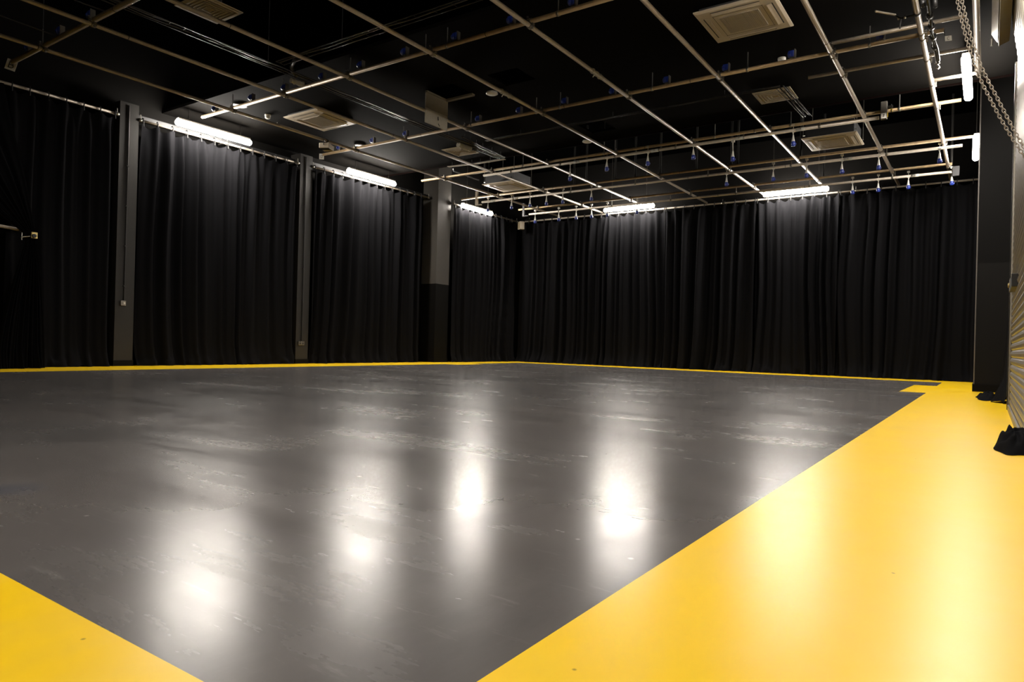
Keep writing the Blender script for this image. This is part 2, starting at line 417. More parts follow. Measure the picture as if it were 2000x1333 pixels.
labs = ['leftmost black curtain of the back wall, reaching into the far corner',
        'black back-wall curtain with bold folds, second from the left',
        'black back-wall curtain under the right light, second from the right',
        'rightmost black curtain of the back wall, ending behind the pillar']
for i in range(4):
    curtain('curtain', labs[i], (joints[i]+.005, 17.7), (joints[i+1]-.005, 17.7), ZR-.06, 0, (0, -1), 41+i*7, amp=.19 if i else .15, flare=.2)

# tied-back drape at the far left: gathers at a clamp, then fans out to the floor
tie_p = atx(62, 462, XW+.32)
root = thing('curtain', 'tied-back black drape gathered at a small clamp at far left', 'curtain', (XW, 4.0, 0))
b = MB(); nc, nr = 90, 34; vs = []
for i in range(nc):
    u = i/(nc-1)
    for j in range(nr):
        t = j/(nr-1); z = (ZR-.05)*(1-t)
        zt = tie_p.z
        ytop = 1.6+u*2.5
        if z > zt:
            k = (ZR-.05-z)/(ZR-.05-zt); kk = k**1.15
            yy = ytop*(1-kk) + (tie_p.y+(u-.5)*.10)*kk; yy += .0
        else:
            k = (zt-z)/zt; kk = 1-(1-k)**1.6
            yy = (tie_p.y+(u-.5)*.10)*(1-kk) + (tie_p.y-.10+(u-.5)*.62)*kk
        fold = .06*math.sin(u*46+1.2*math.sin(u*9)) + .03*math.sin(u*83)
        g = 1 - .55*math.exp(-((z-zt)/.35)**2)
        lo = max(0, (t-.93)/.07)
        vs.append((XW+.06+.24*min(1, (1-z/ZR)*3)+fold*g+lo*.12*(.5+.5*math.sin(u*17)), yy, max(.004, z)))
b.add(vs, [(i*nr+j, (i+1)*nr+j, (i+1)*nr+j+1, i*nr+j+1) for i in range(nc-1) for j in range(nr-1)], True)
o = b.build('drape', M_CLOTH, root); o.location = (-XW, -4.0, 0)
for k in range(9):
    yy = 1.65+k*.3; tb = MB()
    tb.tube([(XW+.036*math.cos(a), yy, ZR+.005+.042*math.sin(a)) for a in [2*PI*q/10 for q in range(11)]], .009, 6, cap=False)
    tb.build('tie', M_TIE, root).location = (-XW, -4.0, 0)
c = thing('clamp', 'small yellow-plated clamp holding the tied-back drape', 'clamp', (XW+.40, tie_p.y, tie_p.z))
b = MB(); b.cbox((.01, 0, .01), (.03, .085, .10)); b.build('jaw', M_BRASS, c, bevel=.008)
b = MB(); b.lathe([(.018, -.012), (.03, -.012), (.03, .012), (.018, .012)], (.035, -.01, .0), 'x', 12); b.build('eye', M_DKST, c)
b = MB(); b.tube([(0, -.05, -.01), (0, -.14, -.03), (0, -.17, -.05)], .008, 6); b.tube([(0, -.16, .03), (0, -.16, -.08)], .006, 6); b.build('bolt', M_BOLT, c)
hb = thing('handrail', 'steel bar running out of frame beside the tied-back drape', 'bar', (XW+.15, 2.9, 1.9))
pa, pb = atx(-40, 434, XW+.15), atx(40, 449, XW+.15)
b = MB(); b.tube([pa-Vector(hb.location), pb-Vector(hb.location)], .024, 12); b.build('tube', M_GALV, hb)
b = MB(); b.cbox(pb-Vector(hb.location), (.06, .05, .06)); b.tube([(pb-Vector(hb.location)), (pb-Vector(hb.location))+Vector((-.4, 0, 0))], .012, 6); b.build('bracket', M_DKST, hb)
pc = atx(29, 527, XL+.06)
t = thing('wall_box', 'small brushed steel box on the wall left of the tied-back drape', 'box', (XL, pc.y, pc.z))
b = MB(); b.box((0, -.09, -.10), (.10, .09, .10)); b.build('case', M_STAINL, t, bevel=.006)
b = MB()
for sy_, sz_ in ((.07, .08), (.07, -.08)): b.lathe([(.008, .0), (.006, .006)], (.10, sy_, sz_), 'x', 8)
b.build('screws', M_BOLT, t)
b = MB(); b.box((.101, -.03, -.10), (.106, -.02, .10)); b.build('seam', M_SLOT, t)

# ------------------------------------------------------------------ ceiling grid of scaffold tubes
HA = CAM_H+3.80
HB = HA+.05
AX = [-2.785, -2.418, -2.035, -1.612, -1.206, -.836, -.4485, -.1865]
AX = [a*3.80 for a in AX]
A_END = [17.72]*8
A_RAD = [.026, .026, .026, .0265, .027, .028, .031, .031]
names_a = [f'{ORD[i]} long ceiling pipe from the left wall' for i in range(8)]
for i in range(8):
    t = thing('ceiling_pipe', f'galvanised scaffold tube running lengthwise, {ORD[i]} from the left wall', 'pipe', (AX[i], -.8, HA), 'lengthwise scaffold tubes of the ceiling grid')
    b = MB(); b.hollow((0, 0, 0), (0, A_END[i]+.8, 0), A_RAD[i], .004, 16); b.build('tube', M_GALV, t)
    # sleeve joints
    jy = [3.9+.5*(i % 3), 9.6-.4*(i % 2)] if i < 5 else [5.2, 9.1+.3*(i % 2)]
    for y in jy:
        b = MB(); b.hollow((0, y+.8-.004, 0), (0, y+.8+.004, 0), A_RAD[i]+.002, .006, 16); b.build('joint', M_DKST, t)
# crosswise tubes: (name, y, z, x0, x1, material)
Zu = HB
def zl(yl1, yu1): return CAM_H + 3.85*yu1/yl1
Y5, Y6, Y7 = 3.211*3.85, 3.774*3.85, 4.2725*3.85
B = [
 ('first crosswise pipe from the camera', 1.033*3.85, Zu, -3.02*3.85, .35, M_GALV, .033),
 ('second crosswise pipe from the camera', 1.7735*3.85, Zu, -2.995*3.85, .35, M_RUST, .028),
 ('third crosswise pipe from the camera', 2.488*3.85, Zu, -3.01*3.85, -.49, M_RUST, .0265),
 ('upper pipe of the near ladder truss', Y5, Zu, -2.941*3.85, -.385, M_RUST, .0265),
 ('lower pipe of the near ladder truss', Y5, zl(3.288, 3.211), -2.509*3.765, -.396*3.765, M_GALV, .028),
 ('upper pipe of the middle ladder truss', Y6, Zu, -3.075*3.85, -.16, M_RUST, .0265),
 ('lower pipe of the middle ladder truss', Y6, zl(3.918, 3.774), -3.0*3.71, -.113*3.71, M_GALV, .0265),
 ('upper pipe of the rear ladder truss', Y7, Zu, -2.923*3.85, -.64, M_RUST, .0265),
 ('lower pipe of the rear ladder truss', Y7, zl(4.4625, 4.2725), -2.95*3.69, -.15*3.69, M_GALV, .0265),
]
for nm, y, z, xa, xb, mt, rad in B:
    t = thing('ceiling_pipe', f'weathered scaffold tube crossing the ceiling, {nm}', 'pipe', (xa, y, z), 'crosswise scaffold tubes of the ceiling grid')
    b = MB(); b.hollow((0, 0, 0), (xb-xa, 0, 0), rad, .004, 16); b.build('tube', mt, t)
    for k in range(1, 4):
        xx = (xb-xa)*(k/4+.03*((k*7) % 3-1))
        b = MB(); b.hollow((xx-.004, 0, 0), (xx+.004, 0, 0), rad+.002, .006, 16); b.build('joint', M_DKST, t)
extra = [('short stub tube over the two right-hand long pipes near the camera', 2.413*3.9, CAM_H+3.90, -.434*3.9, -.072*3.9),
         ('short tube ending mid-air left of the seventh long pipe', 2.675*3.85, Zu, -.557*3.85, -.056*3.85),
         ('short tube behind the lit batten at right', atz(1822, 157, Zu).y, Zu, atz(1822, 157, Zu).x, -.2)]
for lab, y, z, xa, xb in extra:
    t = tag((lambda b: (b.hollow((0, 0, 0), (xb-xa, 0, 0), .024, .004, 16), b.build('ceiling_pipe', M_GALV))[1])(MB()), 'galvanised scaffold tube, '+lab, 'pipe', 'crosswise scaffold tubes of the ceiling grid')
    t.location = (xa, y, z)
# couplers where tubes cross
def coupler_proto():
    t = thing('pipe_coupler', 'proto', 'clamp', (0, 0, 0), 'couplers of the ceiling grid')
    b = MB(); b.hollow((0, -.028, 0), (0, .028, 0), .036, .008, 12); b.cbox((.045, 0, .012), (.03, .05, .012)); b.cbox((.045, 0, -.012), (.03, .05, .012)); b.build('lower_band', M_STAINL, t)
    b = MB(); b.hollow((-.028, 0, .05), (.028, 0, .05), .036, .008, 12); b.cbox((0, -.045, .062), (.05, .03, .012)); b.cbox((0, -.045, .038), (.05, .03, .012)); b.build('upper_band', M_STAINL, t)
    b = MB(); b.tube([(.048, 0, -.045), (.048, 0, .035)], .007, 6); b.tube([(.048, 0, -.048), (.048, 0, -.03)], .013, 6); b.build('bolt', M_BOLT, t)
    b = MB(); b.tube([(0, -.048, .01), (0, -.048, .085)], .007, 6); b.tube([(0, -.048, .078), (0, -.048, .095)], .013, 6); b.build('bolt', M_BOLT, t)
    return t
cp = coupler_proto(); first = True
short_rows = {0: 'first crosswise pipe', 1: 'second crosswise pipe', 2: 'third crosswise pipe', 3: 'near ladder truss', 5: 'middle ladder truss', 7: 'rear ladder truss'}
for bi, rn in short_rows.items():
    nm, y, z, xa, xb, mt, rad = B[bi]
    for i in range(8):
        if AX[i] < xa+.02 or AX[i] > xb-.0: continue
        if bi == 2 and i == 7: pass
        lab = f'steel coupler joining the {ORD[i]} long ceiling pipe from the left to the {rn}'
        if first: cp.location = (AX[i], y, HA); cp['label'] = lab; first = False
        else: dup(cp, (AX[i], y, HA), None, lab)
for k, (x, y, lab) in enumerate([(AX[6], 2.413*3.9, 'steel coupler on the seventh long pipe holding the short stub tube'), (AX[7], 2.413*3.9, 'steel coupler on the eighth long pipe holding the short stub tube'),
                  (AX[6], 2.675*3.85, 'steel coupler on the seventh long pipe holding the tube that ends mid-air'), (AX[7], 2.675*3.85, 'steel coupler on the eighth long pipe holding the tube that ends mid-air'),
                  (AX[7], extra[2][1], 'steel coupler on the eighth long pipe below the lit batten tube')]):
    dup(cp, (x, y, HA), None, lab)

# hanger rods from the ceiling to the crosswise tubes
def hanger(x, y, z, ztop, lab, proto=[None]):
    t = thing('hanger_rod', lab, 'rod', (x, y, z), 'threaded rods carrying the crosswise pipes')
    k_ = min(.24, ztop-z)
    b = MB(); b.tube([(0, 0, .02), (0, 0, k_)], .007, 6); b.hollow((-.015, 0, 0), (.015, 0, 0), .033, .006, 12); b.build('stirrup', M_BOLT, t)
    if ztop-z > k_: b = MB(); b.tube([(0, 0, k_), (0, 0, ztop-z)], .005, 6); b.build('rod', M_BLACK, t)
    return t
hr = {0: [(74, 88), (265, 5)], 1: [(437, 206), (544, 180), (687, 146), (828, 100), (871, 88), (1085, 22)], 2: [(786, 270), (924, 246), (1050, 220), (1092, 208), (1271, 171), (1461, 137), (1700, 92)],
      3: [(1025, 325), (1180, 300), (1200, 296), (1397, 268), (1547, 248), (1757, 214)]}
pos_words = ['first', 'second', 'third', 'fourth', 'fifth', 'sixth', 'seventh']
for bi, lst in hr.items():
    nm, y, z, xa, xb, mt, rad = B[bi]
    for k, (px, py) in enumerate(lst):
        x = atz(px, py, z).x; x = xa + .05 if x < xa else x
        zt = (ZC-.0 if Y_C0 < y < Y_C1 else ZV) - .01
        hanger(x, y, z, zt, f'thin threaded rod above the {short_rows[bi]}, {pos_words[k]} of its row from the left')
# dark suspension posts over the rear trusses
posts = [(1058, 377, 3), (1072, 330, 5), (1141, 372, 5), (1193, 350, 5), (1242, 350, 5), (1293, 345, 5), (1353, 330, 5), (1420, 320, 5), (1468, 345, 5), (1555, 300, 5), (1592, 330, 7), (1853, 290, 7)]
for k, (px, py, bi) in enumerate(posts):
    nm, y, z, xa, xb, mt, rad = B[bi]
    x = atz(px, py, z).x if bi != 3 else atz(px, py, z).x
    y2 = y+.06
    b = MB(); b.tube([(0, 0, 0), (0, 0, ZV-z-.01)], .022, 10)
    o = b.build('suspension_post', M_DKST); o.location = (x, y2, z)
    tag(o, f'dark vertical post dropping to the {short_rows[bi]}, number {k+1} counted from the left', 'post', 'dark posts above the ladder trusses')
# rungs of the ladder trusses
for bi, rn in ((3, 'near'), (5, 'middle'), (7, 'rear')):
    _, y, z, xa, xb, _, _ = B[bi]; zl_ = B[bi+1][2]; xl0 = B[bi+1][3]; xl1 = B[bi+1][4]
    for k in range(6):
        x = xl0 + (xl1-xl0)*(k+.6)/6.3
        b = MB(); b.tube([(0, 0, -.02), (0, 0, z-zl_+.01)], .012, 6); b.hollow((-.02, 0, 0), (.02, 0, 0), .031, .006, 10)
        o = b.build('truss_clip', M_STAINL); o.location = (x, y, zl_)
        tag(o, f'steel clip tying the two pipes of the {rn} ladder truss, {ORD[k]} from the left', 'clip', 'clips between the truss pipes')

# ------------------------------------------------------------------ blue sockets over the crosswise tubes
def socket_proto():
    t = thing('power_socket', 'p', 'socket', (0, 0, 0), 'blue sockets on the ceiling pipes')
    b = MB(); b.cbox((0, 0, .085), (.075, .075, .085)); b.build('housing', M_BLUE, t, bevel=.01)
    b = MB(); b.lathe([(.034, 0), (.036, .03), (.03, .036)], (-.04, -.02, .075), 'x', 14); b.build('lid', M_BLUE, t, bevel=0)
    b = MB(); b.cbox((.045, 0, .075), (.014, .06, .13)); b.cbox((.02, 0, .034), (.07, .05, .008)); b.build('bracket', M_STAINL, t)
    return t
sk = socket_proto(); first = True
spx = {0: [(53, 100), (117, 68), (178, 38)], 1: [(420, 218), (491, 197), (556, 178), (626, 155), (706, 135), (792, 110), (893, 82), (1001, 50), (1121, 15)],
       2: [(672, 296), (740, 284), (801, 270), (945, 243), (1022, 226), (1113, 210), (1205, 191), (1308, 169), (1423, 146), (1549, 119), (1721, 85)]}
for bi, lst in spx.items():
    nm, y, z, xa, xb, mt, rad = B[bi]
    for k, (px, py) in enumerate(lst):
        x = atz(px, py, z+.03).x
        lab = f'blue power socket on the {short_rows[bi]} from the camera, {ORD[k]} from the left'
        if first: sk.location = (x, y, z); sk['label'] = lab; first = False
        else: dup(sk, (x, y, z), None, lab)
# hanging plugs under the trusses
def plug_proto():
    t = thing('hanging_plug', 'p', 'plug', (0, 0, 0), 'blue and white plugs hanging from the trusses')
    b = MB(); b.lathe([(.008, .16), (.012, .15), (.018, .10), (.028, .05), (.03, .045)][::-1], seg=12); b.build('sleeve', M_WHITE, t)
    b = MB(); b.lathe([(.024, -.035), (.034, -.03), (.034, .02), (.030, .046)], seg=12); b.cbox((.035, 0, 0), (.02, .03, .03)); b.build('collar', M_BLUE, t)
    return t
pk = plug_proto(); first = True
ppx = {4: [(1113, 353), (1185, 326), (1265, 321), (1354, 306), (1431, 315), (1549, 282)],
       6: [(953, 405), (999, 405), (1035, 400), (1067, 398), (1099, 394), (1155, 387), (1419, 354), (1510, 348), (1575, 342), (1644, 335), (1716, 327), (1835, 311)],
       8: [(1045, 431), (1091, 429), (1125, 425), (1155, 423), (1186, 419), (1244, 411), (1665, 373), (1715, 374), (1774, 361), (1859, 354)]}
rw = {4: 'near', 6: 'middle', 8: 'rear'}
for bi, lst in ppx.items():
    nm, y, z, xa, xb, mt, rad = B[bi]
    for k, (px, py) in enumerate(lst):
        p = aty(px, py, y); lab = f'blue and white plug hanging under the {rw[bi]} ladder truss, {ORD[k]} from the left'
        zz = min(p.z+.03, z-.24)
        x = p.x
        if first: pk.location = (x, y, zz); pk['label'] = lab; cur = pk; first = False
        else: cur = dup(pk, (x, y, zz), None, lab)
        b = MB(); b.tube([(0, 0, .155), (.012*math.sin(k), 0, (z-zz)*.6+.06), (0, 0, z-zz-rad)], .006, 6)
        b.cbox((0, 0, z-zz-.012), (.05, .05, .035)); o = b.build('flex', M_WHITE, cur)

# ------------------------------------------------------------------ strip lights
def batten(label, a, c, two=True):
    a, c = Vector(a), Vector(c); L = (c-a).length; mid = (a+c)/2; ang = math.atan2(c.y-a.y, c.x-a.x)
    t = thing('strip_light', label, 'ceiling light', mid, 'white strip lights around the room', ang)
    b = MB(); b.tube([(-L/2, 0, 0), (-L/2+.02, 0, 0), (L/2-.02, 0, 0), (L/2, 0, 0)], [.04, .055, .055, .04], 16); b.build('diffuser', M_TUBE, t)
    b = MB(); b.box((-L/2+.03, -.045, .050), (L/2-.03, .045, .085)); b.build('housing', M_WHITE, t, bevel=.006)
    for sgn in (-.35, .35):
        b = MB(); b.tube([(L*sgn, 0, .07), (L*sgn, 0, ZV-mid.z-.02 if not (Y_C0 < mid.y < Y_C1) else ZC-mid.z-.005)], .003, 6); b.tube([(L*sgn, 0, .075), (L*sgn, 0, .16)], .009, 8); b.build('suspension_wire', M_BOLT, t)
    return t
HL = CAM_H+3.80
batten('lit strip light above the curtain between the slim pillars, nearest on the left', (-12.05, 6.64, HL), (-12.05, 8.16, HL))
batten('lit strip light on the left, second along, before the square column', (-12.03, 10.65, HL), (-12.03, 12.17, HL))
batten('lit strip light beyond the square column on the left', (-12.0, 14.75, HL-.06), (-12.0, 16.15, HL-.06))
batten('lit strip light over the back curtains, nearer the corner', (-8.98, 17.42, HL), (-7.48, 17.42, HL))
batten('lit strip light over the back curtains, nearer the right pillar', (-4.6, 17.42, HL), (-3.12, 17.42, HL))
batten('lit upright-looking strip light at right, beside the chain', (-.29, 10.5, HL), (-.29, 12.15, HL))
batten('lit strip light half hidden by the right pillar edge', (-.21, 14.45, HL), (-.24, 16.0, HL))
batten('strip light over the roller shutter, out of frame above', (-.31, 6.4, HL), (-.31, 7.9, HL))
batten('strip light over the roller shutter nearest the camera, out of frame', (-.31, 2.4, HL), (-.31, 3.9, HL))

batten('added strip light behind the camera, out of frame, brightening the yellow floor', (-3.4, -.78, HL), (-1.9, -.78, HL))  # added unseen lamp, put in to lift the yellow floor near the camera
# ------------------------------------------------------------------ air-conditioning cassettes
def cassette(label, cx, cyy, z, hung=False, s=.95):
    t = thing('air_conditioner', label, 'air conditioner', (cx, cyy, z), 'ceiling air conditioning cassettes')
    h = s/2
    b = MB(); n = 4
    prof = [(h, .028), (h, .014), (h-.03, 0), (.30, 0)]
    for i in range(len(prof)-1):
        (r0, z0), (r1, z1) = prof[i], prof[i+1]
        vs = [(-r0,-r0,z0),(r0,-r0,z0),(r0,r0,z0),(-r0,r0,z0),(-r1,-r1,z1),(r1,-r1,z1),(r1,r1,z1),(-r1,r1,z1)]
        b.add(vs, [(0,1,5,4),(1,2,6,5),(2,3,7,6),(3,0,4,7)])
    b.add([(-h,-h,.028),(h,-h,.028),(h,h,.028),(-h,h,.028)], [(0,1,2,3)])
    b.box((-.30, -.30, 0), (.30, .30, .02)); b.build('fascia', M_CREAM, t)
    b = MB(); b.box((-.235, -.235, -.006), (.235, .235, .004))
    for k in range(24):
        x = -.225+k*.0196; b.box((x, -.228, -.010), (x+.006, .228, -.006))
    b.build('intake_grille', M_GRILLE, t)
    b = MB()
    for sx, sy_ in ((-1, 0), (1, 0), (0, -1), (0, 1)):
        if sx: b.box((sx*.402-.007, -.29, -.003), (sx*.402+.007, .29, .003))
        else: b.box((-.29, sy_*.402-.007, -.003), (.29, sy_*.402+.007, .003))
    b.build('air_slots', M_SLOT, t)
    for sx, sy_ in ((-1, 0), (1, 0), (0, -1), (0, 1)):
        b = MB()
        if sx: b.add([(sx*.34,-.285,-.009),(sx*.34,.285,-.009),(sx*.395,.285,-.004),(sx*.395,-.285,-.004),(sx*.34,-.285,-.012),(sx*.34,.285,-.012),(sx*.395,.285,.0),(sx*.395,-.285,.0)], [(0,1,2,3),(4,7,6,5),(0,4,5,1),(1,5,6,2),(2,6,7,3),(3,7,4,0)])
        else: b.add([(-.285,sy_*.34,-.009),(.285,sy_*.34,-.009),(.285,sy_*.395,-.004),(-.285,sy_*.395,-.004),(-.285,sy_*.34,-.012),(.285,sy_*.34,-.012),(.285,sy_*.395,.0),(-.285,sy_*.395,.0)], [(0,1,2,3),(4,7,6,5),(0,4,5,1),(1,5,6,2),(2,6,7,3),(3,7,4,0)])
        b.build('louvre', M_CREAM, t)
    b = MB()
    for q in (-.29, .29):
        b.box((q-.002, -.3, -.0015), (q+.002, .3, 0.001)); b.box((-.3, q-.002, -.0015), (.3, q+.002, 0.001))
    b.build('panel_seams', M_SLOT, t)
    hh = .30 if hung else ZC-z+.1
    hh = .30 if hung else ZC-z-.003
    b = MB(); b.box((-.42, -.42, .029), (.42, .42, hh)); 
    if hung: b.box((-.55, -.2, .10), (-.42, .1, .24))
    b.build('casing', M_BODY if hung else M_BLACK, t)
    if hung:
        for sx in (-1, 1):
            for sy_ in (-1, 1):
                b = MB(); b.tube([(sx*.46, sy_*.40, .08), (sx*.46, sy_*.40, ZV-z-.01)], .005, 6); b.cbox((sx*.44, sy_*.40, .09), (.06, .04, .004)); b.build('hanger', M_BOLT, t)
    return t
ZK = CAM_H+4.02
cassette('cream air conditioning cassette at the top right, the nearest one', -2.53, 8.49, ZK)
cassette('cream air conditioning cassette at left above the second strip light', -10.28, 8.42, ZK)
cassette('hung cream cassette at right beyond the near ladder truss', -2.50, 14.3, CAM_H+4.0, True)
cassette('small far cassette above the corner with a grey casing', -10.25, 14.45, CAM_H+4.0, True)

# vents, hatch, round fittings
def vent(label, cx, cyy, z, s=.58, stub=False):
    t = thing('ceiling_vent', label, 'vent', (cx, cyy, z), 'square ivory ceiling vents')
    b = MB(); h = s/2; b.box((-h, -h, 0), (h, h, .012)); b.build('frame', M_VENT, t, bevel=.003)
    b = MB()
    for k in range(5):
        r = h-.05-k*.045
        for sx in (-1, 1):
            b.box((sx*r-.008, -r, -.010), (sx*r+.008, r, .0)); b.box((-r, sx*r-.008, -.010), (r, sx*r+.008, .0))
    b.build('cone_slats', M_VENT, t)
    if stub:
        b = MB(); b.tube([(0, 0, .01), (0, 0, ZV-z-.01)], .15, 16); b.build('duct', M_BLACK, t)
    return t
vent('ivory square vent near the top left between long pipes', -8.12, 4.86, CAM_H+4.08, .58, True)
vent('ivory square vent beside the far cassette, under the white sleeves', -9.41, 11.47, CAM_H+4.08)
vent('ivory square vent at right wrapped round by black conduits', -2.88, 11.45, CAM_H+4.08)
# hatch frame with its panel hanging down
t = thing('ceiling_hatch', 'open ceiling hatch with its pale board hanging straight down', 'hatch', (-7.38, 8.68, ZC))
b = MB(); b.box((-.29, -.275, -.03), (-.25, .275, 0)); b.build('frame_side', M_BOARDD, t)
b = MB(); b.box((-.29, .20, -.03), (.31, .275, 0)); b.build('frame_end', M_BOARDD, t)
zb = atx(875, 257, -7.65).z
b = MB(); b.box((-.285, -.285, zb-ZC), (-.265, .27, -.28)); b.build('board', M_BOARD, t, bevel=.003)
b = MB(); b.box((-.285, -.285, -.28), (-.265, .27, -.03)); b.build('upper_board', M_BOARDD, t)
b = MB(); b.tube([(-.262, .02, zb-ZC+.17), (-.255, .02, zb-ZC+.11)], .008, 6); b.tube([(-.262, .03, zb-ZC+.06), (-.258, .06, zb-ZC+.02)], .006, 6); b.build('latch', M_DKST, t)

def disc(name, label, cat, px, py, z, r, matx, prof=None, grp=None):
    p = atz(px, py, z); b = MB()
    b.lathe(prof or [(r*.85, -.012), (r, -.004), (r, .0), (r*.9, .03)])
    o = b.build(name, matx); o.location = (p.x, p.y, z+.0); return tag(o, label, cat, grp)
disc('ceiling_speaker', 'round white ceiling speaker left of the fourth long pipe', 'speaker', 961, 183, ZC-.02, .10, M_WHITE, grp='round ceiling fittings')
disc('ceiling_speaker', 'round white ceiling speaker beside the long pipe over the trusses', 'speaker', 1147, 277, ZC-.02, .10, M_WHITE, grp='round ceiling fittings')
disc('ceiling_speaker', 'round dark-centred speaker above the nearest left strip light', 'speaker', 469, 206, ZC-.02, .13, M_BLACK, grp='round ceiling fittings')
disc('ceiling_speaker', 'round dark speaker beside the cream floodlight on the left', 'speaker', 704, 284, ZC-.02, .13, M_BLACK, grp='round ceiling fittings')
sm = [(.035, -.075), (.045, -.07), (.05, -.045), (.04, -.04), (.055, -.03), (.055, -.002)]
disc('smoke_detector', 'small white smoke detector beside a blue socket at right', 'detector', 1527, 113, ZC, .05, M_WHITE, sm)
disc('smoke_detector', 'small white smoke detector left of the left-hand cassette', 'detector', 523, 224, ZC, .05, M_WHITE, sm)
b = MB(); b.tube([(-.05, 0, 0), (-.03, 0, -.03), (0, 0, -.042), (.04, 0, -.03), (.06, 0, 0)], .006, 6)
o = b.build('cable_loop', M_WHITE); p = atz(538, 240, ZC); o.location = (p.x, p.y, p.z); tag(o, 'short white loop of cable on the ceiling by the detector', 'cable')

# ------------------------------------------------------------------ cable trays, conduits, ducts
ZT = CAM_H+4.0
def tray(name, label, pts, wd, cables=(0,), mt=M_TRAY, rung=.25):
    """a slim ladder tray along a polyline, with cables lying in it"""
    o0 = Vector(pts[0]); t = thing(name, label, 'cable tray', o0, 'black trays and conduits above the grid')
    P = [Vector(p)-o0 for p in pts]
    b = MB()
    for i in range(len(P)-1):
        d = (P[i+1]-P[i]); L = d.length; d.normalize(); n = d.cross(Vector((0, 0, 1))).normalized()
        for s in (-1, 1):
            b.tube([P[i]+n*wd/2*s, P[i+1]+n*wd/2*s], .007, 6)
        k = 0
        while k*rung < L:
            q = P[i]+d*k*rung; b.tube([q-n*wd/2, q+n*wd/2], .003, 5); k += 1
    b.build('rails', mt, t)
    for i in range(len(P)-1):
        for k in (.15, .5, .85):
            q = P[i].lerp(P[i+1], k); gy_ = q.y+o0.y; zt = ZC if Y_C0 < gy_ < Y_C1 else ZV
            h_ = MB(); h_.tube([q, Vector((q.x, q.y, zt-o0.z-.003))], .004, 5); h_.build('hanger', M_BLACK, t)
    for j, off in enumerate(cables):
        c = MB(); Q = []
        for i in range(len(P)-1):
            d = (P[i+1]-P[i]); L = d.length; dn = d.normalized(); n = dn.cross(Vector((0, 0, 1))).normalized()
            m_ = max(2, int(L/.5))
            for k in range(m_+(1 if i == len(P)-2 else 0)):
                Q.append(P[i]+d*(k/m_)+n*off+Vector((0, 0, .012+.012*math.sin(k*2.1+j))))
        c.tube(Q, .011, 6); c.build('cable', M_CABLE, t)
    return t
tray('cable_tray', 'slim black cable tray running lengthwise near the left', [(-8.78, .3, ZT), (-8.78, 12.1, ZT)], .16, (-.03, .04), rung=.2)
tray('cable_tray', 'slim black cable tray crossing the dark near ceiling', [(-8.6, 6.27, ZT), (.3, 6.27, ZT)], .14, (0,), rung=.3)
tray('conduit_run', 'pair of black conduits crossing to the right-hand ivory vent', [(-8.3, 10.9, ZT), (-2.66, 10.83, ZT)], .05, (0,), rung=.6)
tray('conduit_run', 'bright-edged black conduits beside the right-hand ivory vent', [(-2.66, 10.9, ZT), (-2.60, 12.5, ZT)], .14, (-.03, .03), rung=.25)
pp = [atz(x, y, ZT) for x, y in ((903, 268), (935, 285), (985, 308))]
tray('conduit_run', 'black conduits sloping past the white sleeves at the second vent', pp, .06, (0,), rung=.4)
pp = [atz(x, y, ZT) for x, y in ((986, 311), (930, 320), (875, 326))]
tray('conduit_run', 'short galvanised tray below the second vent, by the corner cassette', pp, .06, (0,), M_GALV, .3)
pp = [atz(x, y, ZT+.02) for x, y in ((884, 328), (886, 334), (905, 341), (935, 352))]
b = MB(); b.tube([p-pp[0] for p in pp], .02, 8); o = b.build('conduit_run', M_CABLE); o.location = pp[0]; tag(o, 'bent black hose running from the short tray to the corner cassette', 'hose')
pp = [atz(x, y, ZT+.03) for x, y in ((590, 112), (575, 118), (569, 130), (571, 140), (580, 148))]
b = MB(); b.tube([p-pp[0] for p in pp], .03, 8); o = b.build('cable_bundle', M_CABLE); o.location = pp[0]; tag(o, 'curved black hose where the two near cable trays meet', 'hose')
# thin cables of the top left
for k, (pa, pb, lab) in enumerate([((0, 30), (105, 68), 'pair of thin conduits ending at the first crosswise pipe, far left'), ((145, 0), (200, 20), 'short conduit end near the top left coupler')]):
    a, c = atz(*pa, ZT-.1), atz(*pb, ZT-.1); b = MB(); b.tube([Vector((0, 0, 0)), c-a], .008, 6); b.tube([Vector((0, .03, 0)), c-a+Vector((0, .03, 0))], .008, 6); o = b.build('conduit_run', M_TRAY); o.location = a; tag(o, lab, 'conduit')
# red pipe at the edge of the tiled ceiling
b = MB(); b.box((XL+.02, Y_C1, ZC-.03), (XR-.02, Y_C1+.02, ZC+.07)); o = struct('trim_1', b, mat('edge_trim_paint', (0.0020, 0.0008, 0.0006), .8, spec=.02))
# white sleeves
def sleeve(label, p0, p1, z, r):
    a, c = atz(*p0, z), atz(*p1, z); t = thing('duct_sleeve', label, 'sleeve', a)
    d = c-a; b = MB(); n = 7
    b.tube([d*(k/n) for k in range(n+1)], [r*(.7+.35*math.sin(1+k*1.9)**2) for k in range(n+1)], 10); b.build('sleeve', M_TAPE, t)
    b = MB(); b.tube([d*1.0, d*1.25+Vector((0, 0, .02))], r*.6, 8); b.build('duct', M_CABLE, t); return t
sleeve('torn cream sleeve on the cable tray above the left cassette', (568, 157), (592, 165), ZT-.03, .045)
sleeve('cream wrapped sleeve lying across the second ivory vent', (895, 283), (918, 291), ZT-.03, .06)
